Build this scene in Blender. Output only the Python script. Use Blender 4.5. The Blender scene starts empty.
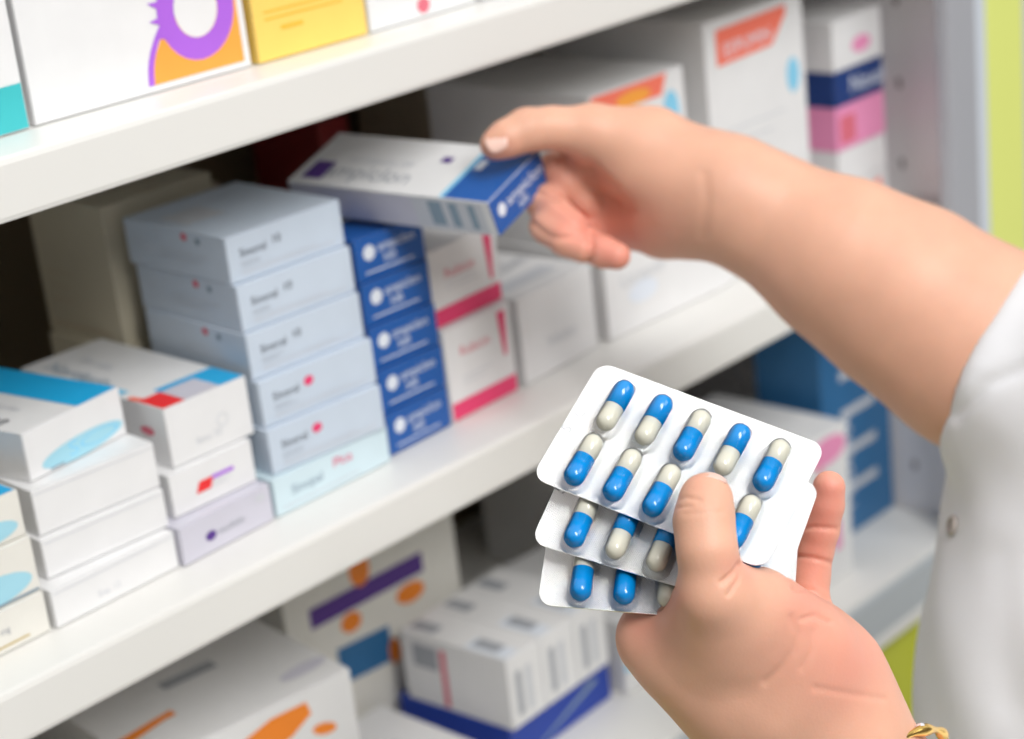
import bpy, bmesh, math, random
import numpy as np
from mathutils import Matrix, Vector
random.seed(4); rng = np.random.RandomState(7)
SC = bpy.context.scene; COL = SC.collection

# ------------------------------------------------------------------ camera, world, lights, exposure
F_PX = 1990.0; CX, CY = 512.0, 369.5
_vx = np.array([2505-CX, -588-CY, F_PX]); AX = _vx/np.linalg.norm(_vx)
_vd = np.array([622., 5430., F_PX]); _vd -= _vd.dot(AX)*AX; AD = _vd/np.linalg.norm(_vd); AU = -AD
AY = np.cross(AX, AD); AY /= np.linalg.norm(AY)
if AY[2] < 0: AY = -AY
RW = np.array([AX, AY, AU])                    # world = RW @ (right, down, forward)
CAM = np.array([0.0, -0.62, 1.5528])
cam = bpy.data.cameras.new('camera'); camo = bpy.data.objects.new('camera', cam); COL.objects.link(camo)
rt, up, bk = RW[:, 0], -RW[:, 1], -RW[:, 2]
m = Matrix.Identity(4)
for i in range(3): m[i][0], m[i][1], m[i][2], m[i][3] = rt[i], up[i], bk[i], CAM[i]
camo.matrix_world = m
cam.sensor_width = 36; cam.lens = F_PX/1024*36; cam.clip_start = 0.01; cam.clip_end = 60
cam.dof.use_dof = True; cam.dof.focus_distance = 0.660; cam.dof.aperture_fstop = 8.0
SC.camera = camo
SC.view_settings.view_transform = 'Standard'; SC.view_settings.look = 'None'
SC.view_settings.gamma = 1; SC.view_settings.use_curve_mapping = False
SC.view_settings.exposure = 0.0
W = bpy.data.worlds.new('world'); SC.world = W; W.use_nodes = True
nt = W.node_tree; bg = nt.nodes['Background']
tc = nt.nodes.new('ShaderNodeTexCoord'); sep = nt.nodes.new('ShaderNodeSeparateXYZ'); cr = nt.nodes.new('ShaderNodeValToRGB')
mr = nt.nodes.new('ShaderNodeMapRange'); mr.inputs['From Min'].default_value = -1; mr.inputs['From Max'].default_value = 1
nt.links.new(tc.outputs['Generated'], sep.inputs[0]); nt.links.new(sep.outputs['Z'], mr.inputs['Value'])
nt.links.new(mr.outputs[0], cr.inputs[0]); nt.links.new(cr.outputs[0], bg.inputs['Color'])
cr.color_ramp.elements[0].color = (.72, .60, .48, 1); cr.color_ramp.elements[1].color = (1, 1, 1, 1)
cr.color_ramp.elements[0].position = .2; cr.color_ramp.elements[1].position = .75
m2 = nt.nodes.new('ShaderNodeMapRange'); m2.interpolation_type = 'SMOOTHSTEP'
for k_, v_ in (('From Min', .25), ('From Max', .95), ('To Min', .17), ('To Max', 1.02)): m2.inputs[k_].default_value = v_
nt.links.new(sep.outputs['Z'], m2.inputs['Value']); nt.links.new(m2.outputs[0], bg.inputs['Strength'])
def area(name, loc, target, size, power, color=(1, 1, 1), sy=None):
    l = bpy.data.lights.new(name, 'AREA'); l.energy = power; l.size = size; l.color = color
    if sy: l.shape = 'RECTANGLE'; l.size_y = sy
    o = bpy.data.objects.new(name, l); COL.objects.link(o); o.location = loc
    o.rotation_euler = (Vector(target)-Vector(loc)).to_track_quat('-Z', 'Y').to_euler(); return o
area('ceiling_panel_light', (0.15, -1.5, 2.75), (0.6, 0.0, 1.25), 0.55, 37.5, (1, .985, .96), 1.2)
area('added_fill_light', (1.3, -1.9, 2.6), (0.8, 0.0, 1.2), 0.9, 10, (.97, .985, 1), 0.9)  # unseen fill lamp, added to lift the shadows

def at(u, v, d):                               # point at pixel (u, v), d metres deep along the optical axis
    return CAM + RW @ np.array([u-CX, v-CY, F_PX])*(d/F_PX)
def proj(P):
    q = (P-CAM) @ RW
    return CX+F_PX*q[:, 0]/q[:, 2], CY+F_PX*q[:, 1]/q[:, 2], q[:, 2]

# ------------------------------------------------------------------ materials
def mat(name, col, rough=.5, metal=0., spec=.5, noise=0., nscale=40, bump=0., bscale=200, emit=None, coat=0., sss=0.):
    M = bpy.data.materials.new(name); M.use_nodes = True; t = M.node_tree; b = t.nodes['Principled BSDF']
    b.inputs['Base Color'].default_value = (*col, 1); b.inputs['Roughness'].default_value = rough
    b.inputs['Metallic'].default_value = metal; b.inputs['Specular IOR Level'].default_value = spec
    b.inputs['Coat Weight'].default_value = coat
    if sss: b.inputs['Subsurface Weight'].default_value = sss; b.inputs['Subsurface Radius'].default_value = (.006, .003, .0015); b.inputs['Subsurface Scale'].default_value = 1
    co = t.nodes.new('ShaderNodeTexCoord')
    if noise:
        n = t.nodes.new('ShaderNodeTexNoise'); n.inputs['Scale'].default_value = nscale; n.inputs['Detail'].default_value = 3
        t.links.new(co.outputs['Object'], n.inputs['Vector'])
        r = t.nodes.new('ShaderNodeValToRGB'); a = tuple(max(0, c*(1-noise)) for c in col); c2 = tuple(min(1, c*(1+noise)) for c in col)
        r.color_ramp.elements[0].color = (*a, 1); r.color_ramp.elements[1].color = (*c2, 1)
        r.color_ramp.elements[0].position = .3; r.color_ramp.elements[1].position = .7
        t.links.new(n.outputs['Fac'], r.inputs[0]); t.links.new(r.outputs[0], b.inputs['Base Color'])
    if bump:
        n = t.nodes.new('ShaderNodeTexNoise'); n.inputs['Scale'].default_value = bscale; n.inputs['Detail'].default_value = 2
        t.links.new(co.outputs['Object'], n.inputs['Vector'])
        bp = t.nodes.new('ShaderNodeBump'); bp.inputs['Strength'].default_value = bump; bp.inputs['Distance'].default_value = .0006
        t.links.new(n.outputs['Fac'], bp.inputs['Height']); t.links.new(bp.outputs[0], b.inputs['Normal'])
    return M
def card(name, col, rough=.42): return mat(name, col, rough, noise=.02, nscale=60)
MT = dict(
    white=card('white_card', (.79, .79, .795)), cream=card('cream_card', (.77, .755, .70)), grey=card('blue_grey_card', (.57, .65, .75)),
    pale=card('pale_blue_card', (.62, .76, .82)), lav=card('lavender_card', (.60, .59, .67)), blue=card('blue_card', (.012, .10, .38)),
    navy=card('navy_card', (.012, .045, .19)), royal=card('royal_blue_card', (.012, .05, .36)), cyan=card('cyan_ink', (.01, .40, .76)), teal=card('teal_ink', (.05, .50, .53)),
    ltblue=card('light_blue_ink', (.36, .66, .78)), red=card('red_ink', (.85, .03, .035)), magenta=card('magenta_ink', (.80, .05, .17)),
    pinkred=card('faded_red_ink', (.72, .16, .22)), pink=card('pink_card', (.84, .30, .52)), salmon=card('salmon_ink', (.93, .20, .13)),
    orange=card('orange_ink', (.90, .25, .02)), ltorange=card('light_orange_ink', (.95, .38, .06)), yellow=card('yellow_card', (.92, .64, .15)), dkyellow=card('ochre_ink', (.80, .50, .04)),
    purple=card('purple_ink', (.42, .13, .72)), dpurple=card('deep_purple_ink', (.09, .03, .25)), ink=card('dark_ink', (.06, .07, .09)),
    gink=card('grey_ink', (.36, .38, .42)), lgink=card('pale_grey_ink', (.60, .62, .66)), seam=card('fold_line', (.30, .31, .33)),
    lmark=card('pale_print', (.75, .80, .88)), gold=card('gold_ink', (.55, .42, .18)), dred=card('dark_red_card', (.30, .03, .03)),
    tan=card('tan_card', (.55, .46, .34)), cream_shaded=card('shaded_cream_card', (.56, .51, .39)), skyb=card('sky_ink', (.25, .62, .85)), bcard=card('mid_blue_card', (.03, .15, .34)), steel=card('slate_ink', (.25, .34, .42)),  # darker cream for the deep boxes: shelf shade put into the card colour
    shelf=mat('shelf_enamel', (.765, .758, .73), .38, noise=.012, nscale=8), back=mat('shaded_back_board', (.16, .12, .07), .7, noise=.08, nscale=10),  # back board: shade of the shelf interior is put into its brown
    gable=mat('gable_enamel', (.82, .80, .82), .4), hole=mat('peg_hole_dark', (.35, .32, .33), .7), post=mat('upright_grey', (.45, .46, .50), .4, metal=.2),
    rail=mat('price_rail_grey', (.46, .50, .53), .35), lime=mat('lime_panel', (.56, .60, .035), .45), limey=mat('lime_strip', (.74, .80, .22), .45),
    lpost=mat('pale_upright', (.60, .65, .72), .4), wall=mat('plain_wall', (.55, .56, .55), .8), floor=mat('floor_vinyl', (.55, .53, .5), .5, noise=.05, nscale=3),
    gelb=mat('capsule_blue_gelatin', (.001, .25, .66), .2, spec=.5, coat=.3), gelw=mat('capsule_ivory_gelatin', (.66, .64, .54), .2, spec=.5, coat=.3),
    nail=mat('fingernail', (.80, .53, .45), .28, coat=.3), goldm=mat('gold_metal', (.95, .62, .18), .22, metal=1), gem=mat('clear_stone', (.85, .87, .95), .05, metal=.6),
    button=mat('button_shell', (.40, .36, .33), .4))

def foil_mat():
    M = bpy.data.materials.new('embossed_foil'); M.use_nodes = True; t = M.node_tree; b = t.nodes['Principled BSDF']
    b.inputs['Base Color'].default_value = (.93, .94, .95, 1); b.inputs['Metallic'].default_value = 1; b.inputs['Roughness'].default_value = .20
    co = t.nodes.new('ShaderNodeTexCoord'); sp = t.nodes.new('ShaderNodeSeparateXYZ'); t.links.new(co.outputs['Object'], sp.inputs[0])
    def sinof(sock, k):
        a = t.nodes.new('ShaderNodeMath'); a.operation = 'MULTIPLY'; a.inputs[1].default_value = k; t.links.new(sock, a.inputs[0])
        s = t.nodes.new('ShaderNodeMath'); s.operation = 'SINE'; t.links.new(a.outputs[0], s.inputs[0]); return s.outputs[0]
    mm = t.nodes.new('ShaderNodeMath'); mm.operation = 'MULTIPLY'
    t.links.new(sinof(sp.outputs['X'], 7500), mm.inputs[0]); t.links.new(sinof(sp.outputs['Z'], 7500), mm.inputs[1])
    n = t.nodes.new('ShaderNodeTexNoise'); n.inputs['Scale'].default_value = 120; t.links.new(co.outputs['Object'], n.inputs['Vector'])
    ad = t.nodes.new('ShaderNodeMath'); ad.operation = 'ADD'; t.links.new(mm.outputs[0], ad.inputs[0]); t.links.new(n.outputs['Fac'], ad.inputs[1])
    bp = t.nodes.new('ShaderNodeBump'); bp.inputs['Strength'].default_value = .8; bp.inputs['Distance'].default_value = .00013
    t.links.new(ad.outputs[0], bp.inputs['Height']); t.links.new(bp.outputs[0], b.inputs['Normal'])
    return M
MT['foil'] = foil_mat(); MT['foilback'] = mat('dull_foil_backing', (.42, .43, .45), .35, metal=.9)
def plastic_mat():
    M = bpy.data.materials.new('clear_plastic'); M.use_nodes = True; t = M.node_tree; t.nodes.remove(t.nodes['Principled BSDF'])
    out = t.nodes['Material Output']; tr = t.nodes.new('ShaderNodeBsdfTransparent'); gl = t.nodes.new('ShaderNodeBsdfGlossy'); mx = t.nodes.new('ShaderNodeMixShader')
    tr.inputs[0].default_value = (.985, .99, .99, 1); gl.inputs['Roughness'].default_value = .06
    lw = t.nodes.new('ShaderNodeLayerWeight'); lw.inputs['Blend'].default_value = .14
    t.links.new(lw.outputs['Fresnel'], mx.inputs[0]); t.links.new(tr.outputs[0], mx.inputs[1]); t.links.new(gl.outputs[0], mx.inputs[2]); t.links.new(mx.outputs[0], out.inputs[0])
    return M
MT['plastic'] = plastic_mat()
def skin_mat(name, base, flush):
    M = bpy.data.materials.new(name); M.use_nodes = True; t = M.node_tree; b = t.nodes['Principled BSDF']
    at_ = t.nodes.new('ShaderNodeAttribute'); at_.attribute_name = 'flush'
    n = t.nodes.new('ShaderNodeTexNoise'); n.inputs['Scale'].default_value = 45; n.inputs['Detail'].default_value = 4
    co = t.nodes.new('ShaderNodeTexCoord'); t.links.new(co.outputs['Object'], n.inputs['Vector'])
    r = t.nodes.new('ShaderNodeValToRGB'); r.color_ramp.elements[0].position = .3; r.color_ramp.elements[1].position = .72
    r.color_ramp.elements[0].color = (*[c*.92 for c in base], 1); r.color_ramp.elements[1].color = (*[min(1, c*1.06) for c in base], 1)
    t.links.new(n.outputs['Fac'], r.inputs[0])
    mx = t.nodes.new('ShaderNodeMix'); mx.data_type = 'RGBA'; t.links.new(at_.outputs['Fac'], mx.inputs[0])
    t.links.new(r.outputs[0], mx.inputs[6]); mx.inputs[7].default_value = (*flush, 1)
    t.links.new(mx.outputs[2], b.inputs['Base Color'])
    b.inputs['Roughness'].default_value = .48; b.inputs['Specular IOR Level'].default_value = .35
    b.inputs['Subsurface Weight'].default_value = .25; b.inputs['Subsurface Radius'].default_value = (1, .35, .2); b.inputs['Subsurface Scale'].default_value = .004
    n2 = t.nodes.new('ShaderNodeTexVoronoi'); n2.inputs['Scale'].default_value = 900; t.links.new(co.outputs['Object'], n2.inputs['Vector'])
    bp = t.nodes.new('ShaderNodeBump'); bp.inputs['Strength'].default_value = .12; bp.inputs['Distance'].default_value = .0003
    t.links.new(n2.outputs['Distance'], bp.inputs['Height']); t.links.new(bp.outputs[0], b.inputs['Normal'])
    return M
MT['skin'] = skin_mat('skin', (.72, .41, .288), (.74, .30, .225))
MT['coat'] = mat('white_coat_cloth', (.80, .81, .84), .8, noise=.02, nscale=30, bump=.4, bscale=1500)

# ------------------------------------------------------------------ mesh helpers
class MB:
    """collects polygons with materials, builds ONE mesh object"""
    def __init__(s): s.v = []; s.f = []; s.m = []; s.mats = []; s.sm = []
    def mi(s, mname):
        if mname not in s.mats: s.mats.append(mname)
        return s.mats.index(mname)
    def add(s, verts, faces, mname, smooth=False, T=None):
        o = len(s.v); k = s.mi(mname)
        for p in verts: s.v.append(tuple(T @ Vector(p)) if T is not None else tuple(p))
        for f in faces: s.f.append([i+o for i in f]); s.m.append(k); s.sm.append(smooth)
    def box(s, x0, y0, z0, x1, y1, z1, mname, bev=0.0, T=None):
        bm = bmesh.new(); bmesh.ops.create_cube(bm, size=1)
        for v in bm.verts: v.co = Vector(((x0+x1)/2+v.co.x*(x1-x0), (y0+y1)/2+v.co.y*(y1-y0), (z0+z1)/2+v.co.z*(z1-z0)))
        if bev: bmesh.ops.bevel(bm, geom=bm.edges[:], offset=bev, segments=2, profile=.6, affect='EDGES')
        bm.verts.index_update(); s.add([v.co.copy() for v in bm.verts], [[v.index for v in f.verts] for f in bm.faces], mname, False, T); bm.free()
    def build(s, name, parent=None, loc=None, rotz=0, matrix=None):
        me = bpy.data.meshes.new(name); me.from_pydata(s.v, [], s.f); me.update()
        for mn in s.mats: me.materials.append(MT[mn])
        me.polygons.foreach_set('material_index', s.m); me.polygons.foreach_set('use_smooth', s.sm)
        o = bpy.data.objects.new(name, me); COL.objects.link(o)
        if parent: o.parent = parent
        if loc is not None: o.location = loc
        o.rotation_euler = (0, 0, rotz)
        if matrix is not None: o.matrix_world = matrix
        return o
def tag(o, label=None, cat=None, group=None, kind=None):
    if label: o['label'] = label
    if cat: o['category'] = cat
    if group: o['group'] = group
    if kind: o['kind'] = kind
    return o
def empty(name, loc=(0, 0, 0), rotz=0):
    o = bpy.data.objects.new(name, None); COL.objects.link(o); o.location = loc; o.rotation_euler = (0, 0, rotz); o.empty_display_size = .02; return o
def struct(name, mb): return tag(mb.build(name), kind='structure')

_tc = {}
def text_geo(s):
    if s in _tc: return _tc[s]
    cu = bpy.data.curves.new('t', 'FONT'); cu.body = s; cu.size = 1; cu.resolution_u = 3; cu.fill_mode = 'FRONT'
    o = bpy.data.objects.new('t', cu); COL.objects.link(o)
    dg = bpy.context.evaluated_depsgraph_get(); me = o.evaluated_get(dg).to_mesh()
    vs = [(v.co.x, v.co.y) for v in me.vertices]; fs = [list(p.vertices) for p in me.polygons]
    bpy.data.objects.remove(o); bpy.data.curves.remove(cu)
    _tc[s] = (vs, fs); return _tc[s]

EPS = .00018
class Face:
    """a printable face: p(u,v,e) -> 3D point in the box's frame"""
    def __init__(s, mb, fn): s.mb = mb; s.p = fn; s.e = EPS
    def poly(s, pts, mn, e=None):
        e = e or s.e; s.mb.add([s.p(u, v, e) for u, v in pts], [list(range(len(pts)))], mn)
        s.e += .00003
    def rect(s, u0, v0, u1, v1, mn): s.poly([(u0, v0), (u1, v0), (u1, v1), (u0, v1)], mn)
    def ell(s, cu, cv, ru, rv, mn, rot=0, a0=0, a1=360, inner=0):
        n = 28; c, q = math.cos(rot), math.sin(rot); pts = []
        def P(a, k): x, y = ru*k*math.cos(a), rv*k*math.sin(a); return (cu+x*c-y*q, cv+x*q+y*c)
        A = [math.radians(a0+(a1-a0)*i/n) for i in range(n+1)]
        if inner:
            for i in range(n): s.poly([P(A[i], 1), P(A[i+1], 1), P(A[i+1], inner), P(A[i], inner)], mn); s.e -= .00003
            s.e += .00003
        else: s.poly([P(a, 1) for a in A[:-1]] if a1-a0 >= 360 else [(cu, cv)]+[P(a, 1) for a in A], mn)
    def text(s, st, u, v, size, mn, rot=0, sx=1):
        vs, fs = text_geo(st); c, q = math.cos(rot), math.sin(rot)
        s.mb.add([s.p(u+(x*size*sx*c-y*size*q), v+(x*size*sx*q+y*size*c), s.e) for x, y in vs], fs, mn); s.e += .00003
    def lines(s, u0, v0, u1, v1, n, mn, th=.0006):
        for i in range(n):
            v = v0+(v1-v0)*(i+.5)/n; e = u1-(u1-u0)*random.random()*.35
            s.rect(u0, v-th/2, e, v+th/2, mn); s.e -= .00003
        s.e += .00003
    def bars(s, u0, v0, u1, v1, mn, along='u', n=12):
        x = 0; seq = []
        while x < 1: w = random.choice([.02, .035, .05]); seq.append((x, min(1, x+w))); x += w+random.choice([.02, .03, .045])
        for a, b in seq:
            if along == 'u': s.rect(u0+(u1-u0)*a, v0, u0+(u1-u0)*b, v1, mn)
            else: s.rect(u0, v0+(v1-v0)*a, u1, v0+(v1-v0)*b, mn)
            s.e -= .00003
        s.e += .00003

FLAPS = True
def carton(label, x, y, z, w, d, h, rot, body, prints=None, group=None, flapmat=None, name='medicine_box', cat='medicine box', matrix=None, flap=True, bev=.0004):
    """folding carton; origin at its front-bottom-left corner; X width, Y depth, Z height. front end = tuck flap part"""
    root = empty(name, (x, y, z), math.radians(rot)) if flap else None
    mb = MB(); fb = MB()
    y0 = .0005 if flap else 0
    mb.box(0, y0, 0, w, d, h, body, bev)
    if flap:
        i = .0003; fb.box(i, 0, i, w-i, .0009, h-i, flapmat or body, .00025)
        mb.add([(.0002, y0-.0001, .0002), (w-.0002, y0-.0001, .0002), (w-.0002, y0-.0001, h-.0002), (.0002, y0-.0001, h-.0002)], [[0, 1, 2, 3]], 'seam')
    if prints:
        fr = Face(fb if flap else mb, lambda u, v, e: (u, -e, v)); tp = Face(mb, lambda u, v, e: (u, v, h+e))
        lf = Face(mb, lambda u, v, e: (-e, d-u, v)); rf = Face(mb, lambda u, v, e: (w+e, u, v))
        prints(fr, tp, lf, w, d, h)
    if flap:
        mb.build('carton_body', root); fb.build('end_flap', root)
        if matrix is not None: root.matrix_world = matrix
        return tag(root, label, cat, group)
    o = mb.build(name, None, (x, y, z), math.radians(rot))
    if matrix is not None: o.matrix_world = matrix
    return tag(o, label, cat, group)

# ------------------------------------------------------------------ the setting
XG = 1.006                                     # inner face of the right gable
def shelf(name, ztop, zbot, y1=.30, xl=-.55):
    mb = MB(); mb.box(xl, 0, zbot, 1.0345, y1, ztop, 'shelf', .0025); return struct(name, mb)
shelf('trim_1', 1.398, 1.3745); shelf('trim_2', 1.200, 1.1765)
mb = MB(); mb.box(-.55, 0.0, .958, 1.0345, .30, .985, 'shelf', .002); mb.box(-.55, -.004, .956, XG-.003, -.0005, .983, 'rail', .001); mb.box(-.55, -.005, .948, XG-.003, .02, .9555, 'shelf', .001); struct('trim_3', mb)
mb = MB(); mb.box(-.55, .004, .2, XG+.05, .03, .9475, 'lime'); struct('trim_4', mb)
mb = MB(); mb.box(-.55, .302, .2, XG+.02, .32, 2.1, 'back'); struct('wall_back', mb)
XI = 1.035
mb = MB(); mb.box(XI, 0.006, .2, XI+.012, .30, 2.1, 'gable')
for yy in (.0405, .17):
    for k in range(20):
        zz = .966+k*.0512
        n = 12; vs = [(XI-.0002, yy+.0022*math.cos(2*math.pi*i/n), zz+.0038*math.sin(2*math.pi*i/n)) for i in range(n)]
        mb.add(vs, [list(range(n))[::-1]], 'hole')
struct('wall_right', mb)
mb = MB(); mb.box(XG-.002, -.014, .2, XG+.0295, -.0045, 2.1, 'post', .002); mb.box(XG+.030, -.013, .2, XG+.0425, .004, 2.1, 'lpost', .002); struct('trim_5', mb)
mb = MB(); mb.box(XG+.043, -.012, .2, XG+.088, .02, 2.1, 'limey', .001); struct('trim_6', mb)
mb = MB(); mb.box(XG+.0885, -.004, .2, 2.6, .02, 2.1, 'wall'); struct('wall_side', mb)
mb = MB(); mb.box(-3, -3.5, -.02, 4, 1.2, 0, 'floor'); struct('floor', mb)

# ------------------------------------------------------------------ upper shelf boxes
ZU, ZM, ZL = 1.3983, 1.2003, .9853
def p_a1(fr, tp, lf, w, d, h): fr.rect(.0007, .0007, w-.0007, .018, 'teal')
carton('tall white box with a teal band along its foot, leftmost on the top shelf', .354, .0305, ZU, .0612, .05, .12, 1, 'white', p_a1)
def p_a2(fr, tp, lf, w, d, h):
    x0, x1 = .0570, w-.0035
    fr.poly([(x0, .003), (x1, .003), (x1, .075), (x0+.030, .075), (x0+.018, .03), (x0+.006, .020), (x0+.001, .012)], 'ltorange')
    pts = []
    for i in range(9):
        a = i/8; pts.append((x0+.013*a**2, .003+.026*a))
    fr.poly([(x0-.003, .003)]+[(p[0]-.0028, p[1]+.0005) for p in pts[1:]]+pts[::-1], 'purple')
    cx, cz = .0825, .0292
    fr.ell(cx, cz, .0192, .0210, 'purple', inner=.57)
    fr.ell(cx, cz, .0107, .0118, 'white')
    for a in (150, 168, 186, 204):
        c, s_ = math.cos(math.radians(a)), math.sin(math.radians(a)); t_ = math.radians(a+90)
        fr.poly([(cx+.017*c+.002*math.cos(t_), cz+.019*s_+.002*math.sin(t_)), (cx+.0235*c, cz+.0235*s_+.0012), (cx+.017*c-.002*math.cos(t_), cz+.019*s_-.002*math.sin(t_))], 'purple')
carton('large white box printed with a purple ring and an orange corner panel', .4182, .0325, ZU, .1065, .07, .13, -2.0, 'white', p_a2)
def p_a3(fr, tp, lf, w, d, h):
    fr.lines(.006, .016, w-.008, .022, 2, 'dkyellow', .0008); fr.lines(.006, .030, w-.008, .044, 4, 'dkyellow', .0007); fr.rect(.014, .012, .026, .0135, 'dkyellow')
carton('bright yellow medicine box on the top shelf', .5275, .0275, ZU, .0610, .06, .10, -2.5, 'yellow', p_a3)
def p_a4(fr, tp, lf, w, d, h): fr.ell(.034, .0055, .004, .0035, 'pinkred'); fr.lines(.006, .012, w-.02, .02, 2, 'lgink')
carton('white box with a small pink dot, right of the yellow box', .5910, .026, ZU, .0675, .06, .09, 0, 'white', p_a4)
def p_a5(fr, tp, lf, w, d, h): fr.rect(.004, .004, .03, .012, 'gink')
carton('white box with grey print, furthest right on the top shelf', .662, .024, ZU, .06, .06, .09, 0, 'white', p_a5)

# ------------------------------------------------------------------ middle shelf boxes
GB = 'cartons with blue ovals at the left end of the middle shelf'
def p_oval(mt_top=None, dark=False, txt=None):
    def f(fr, tp, lf, w, d, h):
        if txt:
            fr.text(txt, w-.030, h*.45, .0040, 'gink'); fr.rect(.004, .0025, w-.010, .0034, 'gold')
        else:
            fr.ell(w-.024, h*.30, .021, h*.26, 'ltblue'); fr.ell(w-.026, h*.30, .006, h*.13, 'skyb', inner=.7)
            if dark: fr.rect(.002, .0004, w-.001, .0014, 'steel')  # dark strip paints the shadow line at the box's foot
        if mt_top: tp.rect(w*.45, .001, w-.001, d*.65, 'cyan'); tp.text('Sinorex', .006, .02, .009, 'ink', 0)
    return f
z = ZM
for i, (x1, h, kw, lab) in enumerate([(.3785, .0178, dict(txt='500 mg'), 'cream box with small grey text, bottom of the leftmost stack'),
                             (.3788, .0235, dict(dark=True), 'cream box with a blue oval, middle of the leftmost stack'),
                             (.3785, .0195, dict(mt_top=True), 'cream box with cyan top, uppermost in the leftmost stack')]):
    carton(lab, x1-.0642, .0272+.003*i, z, .064, .09, h, 1.5-1.2*i, 'cream', p_oval(**kw), GB); z += h+.0003
G2 = 'plain white cartons stacked under the cyan topped box'
B2 = [(.3802, .0274, .0640, .0168, 1.0, 'plain white box at the bottom of its stack, second stack from the left'),
      (.3860, .0368, .0605, .0173, -2.8, 'plain white box in the middle, under another white one, second stack from the left'),
      (.3882, .0400, .0593, .0200, -3.6, 'plain white box directly under the cyan topped box with a blue oval')]
z = ZM
def p_w(txt):
    def f(fr, tp, lf, w, d, h):
        if txt: fr.text('Exp. 12', .022, .0045, .0038, 'lgink', .02)
        fr.rect(.0012, h-.0022, w-.0012, h-.0018, 'lgink')
    return f
for i, (x, y, w, h, r, lab) in enumerate(B2):
    carton(lab, x, y, z, w, .10, h, r, 'white', p_w(i == 0), G2); z += h+.0003
def p_b2top(fr, tp, lf, w, d, h):
    fr.ell(w*.55, h*.24, w*.42, h*.22, 'ltblue', .03)
    fr.text('S', w*.40, h*.12, .0085, 'skyb', .05, 1.6); fr.ell(w*.72, h*.26, w*.2, h*.13, 'skyb', inner=.85)
    fr.rect(w*.2, h*.05, w*.34, h*.09, 'steel')
    tp.rect(w*.57, .0006, w-.0006, .078, 'cyan'); tp.rect(w*.62, .092, w*.95, .105, 'lav')
    tp.text('Sinoline', .004, .055, .0125, 'ink', -math.pi/2+.0, 1); tp.text('20 capsules', .018, .050, .006, 'lgink', -math.pi/2)
    lf.rect(.002, .004, d-.02, .006, 'lgink'); lf.rect(.002, .010, d-.03, .014, 'lav')
carton('white box with wide cyan stripe on top and blue oval on its end', .3935, .0470, z, .0550, .112, .0213, 8.0, 'white', p_b2top)
# third stack
def p_lav(fr, tp, lf, w, d, h): fr.ell(.0165, .0078, .003, .0022, 'dpurple'); fr.text('neofolin', .0205, .0065, .0048, 'gink'); fr.rect(.044, .012, .049, .0145, 'lgink')
def p_rb(fr, tp, lf, w, d, h):
    fr.poly([(.013, .0065), (.021, .0065), (.0235, .0115), (.0155, .0115)], 'red'); fr.rect(.0225, .0100, .0345, .0118, 'purple'); fr.lines(.022, .006, .034, .0095, 2, 'lgink', .0004)
def p_rc(fr, tp, lf, w, d, h):
    tp.poly([(.0006, .0006), (.0125, .0006), (.0125, .019), (.0006, .019)], 'red'); tp.poly([(-.0, .019), (.004, .019), (.003, .026), (0, .026)], 'salmon')
    tp.rect(.0125, .019, w-.0006, .0235, 'cyan'); tp.rect(w-.014, .0006, w-.0006, .019, 'cyan'); tp.rect(.0125, .0008, w-.014, .0185, 'lav')
    tp.text('Nordexin', .004, .096, .012, 'steel', -math.pi/2, 1); tp.text('film tabs', .019, .090, .0075, 'lgink', -math.pi/2); tp.rect(.001, .032, .006, .046, 'skyb')
    fr.text('fimo 50', .014, .006, .0046, 'lgink', .02); fr.ell(.029, .0125, .003, .003, 'lgink', inner=.85)
    lf.ell(d-.014, h*.55, .005, .002, 'pinkred')
z = ZM
carton('lavender grey box at the bottom of the red and cyan topped stack', .4452, .0262, z, .0528, .10, .0177, 2.5, 'lav', p_lav); z += .018
carton('white box with small red and blue logo, second in its stack', .4508, .0352, z, .0462, .10, .0199, 0, 'white', p_rb); z += .0202
carton('white box with red corner and cyan lines on its top', .4570, .0388, z, .0450, .108, .0272, -1.0, 'white', p_rc)
# grey stack
def p_g(c2, pale=False):
    def f(fr, tp, lf, w, d, h):
        if pale:
            fr.text('Sinopal', .010, .0075, .0062, 'steel', .0, 1.1); fr.text('Plus', .036, .0105, .0062, 'magenta', 0, 1.2); fr.rect(.004, .003, w-.02, .0036, 'lgink'); return
        fr.text('Sinoral', .0065, h-.0105, .0054, 'ink'); fr.text('10', .0245, h-.0092, .0054, c2)
        if c2 != 'ink': fr.ell(.0268, h-.0075, .0024, .0022, c2)
        fr.lines(.0065, h-.0150, .020, h-.0125, 2, 'gink', .0003); fr.rect(.0065, .0030, w-.006, .0036, 'lgink'); fr.rect(.0065, .0048, w-.016, .0052, 'lgink')
        lf.ell(d-.030, h-.003, .0022, .0018, 'pinkred'); lf.ell(d-.020, h-.004, .0018, .0016, 'steel')
        lf.lines(d-.05, .006, d-.012, .012, 2, 'lgink', .0004)
        tp.rect(.006, d*.45, .028, d*.75, 'lgink')
    return f
GG = 'blue grey cartons with dark lettering in the tall stack'
z = ZM
carton('pale blue wide box with pink lettering under the grey stack', .4997, .0285, z, .0715, .085, .0180, .5, 'pale', p_g('x', True)); z += .0183
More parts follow.
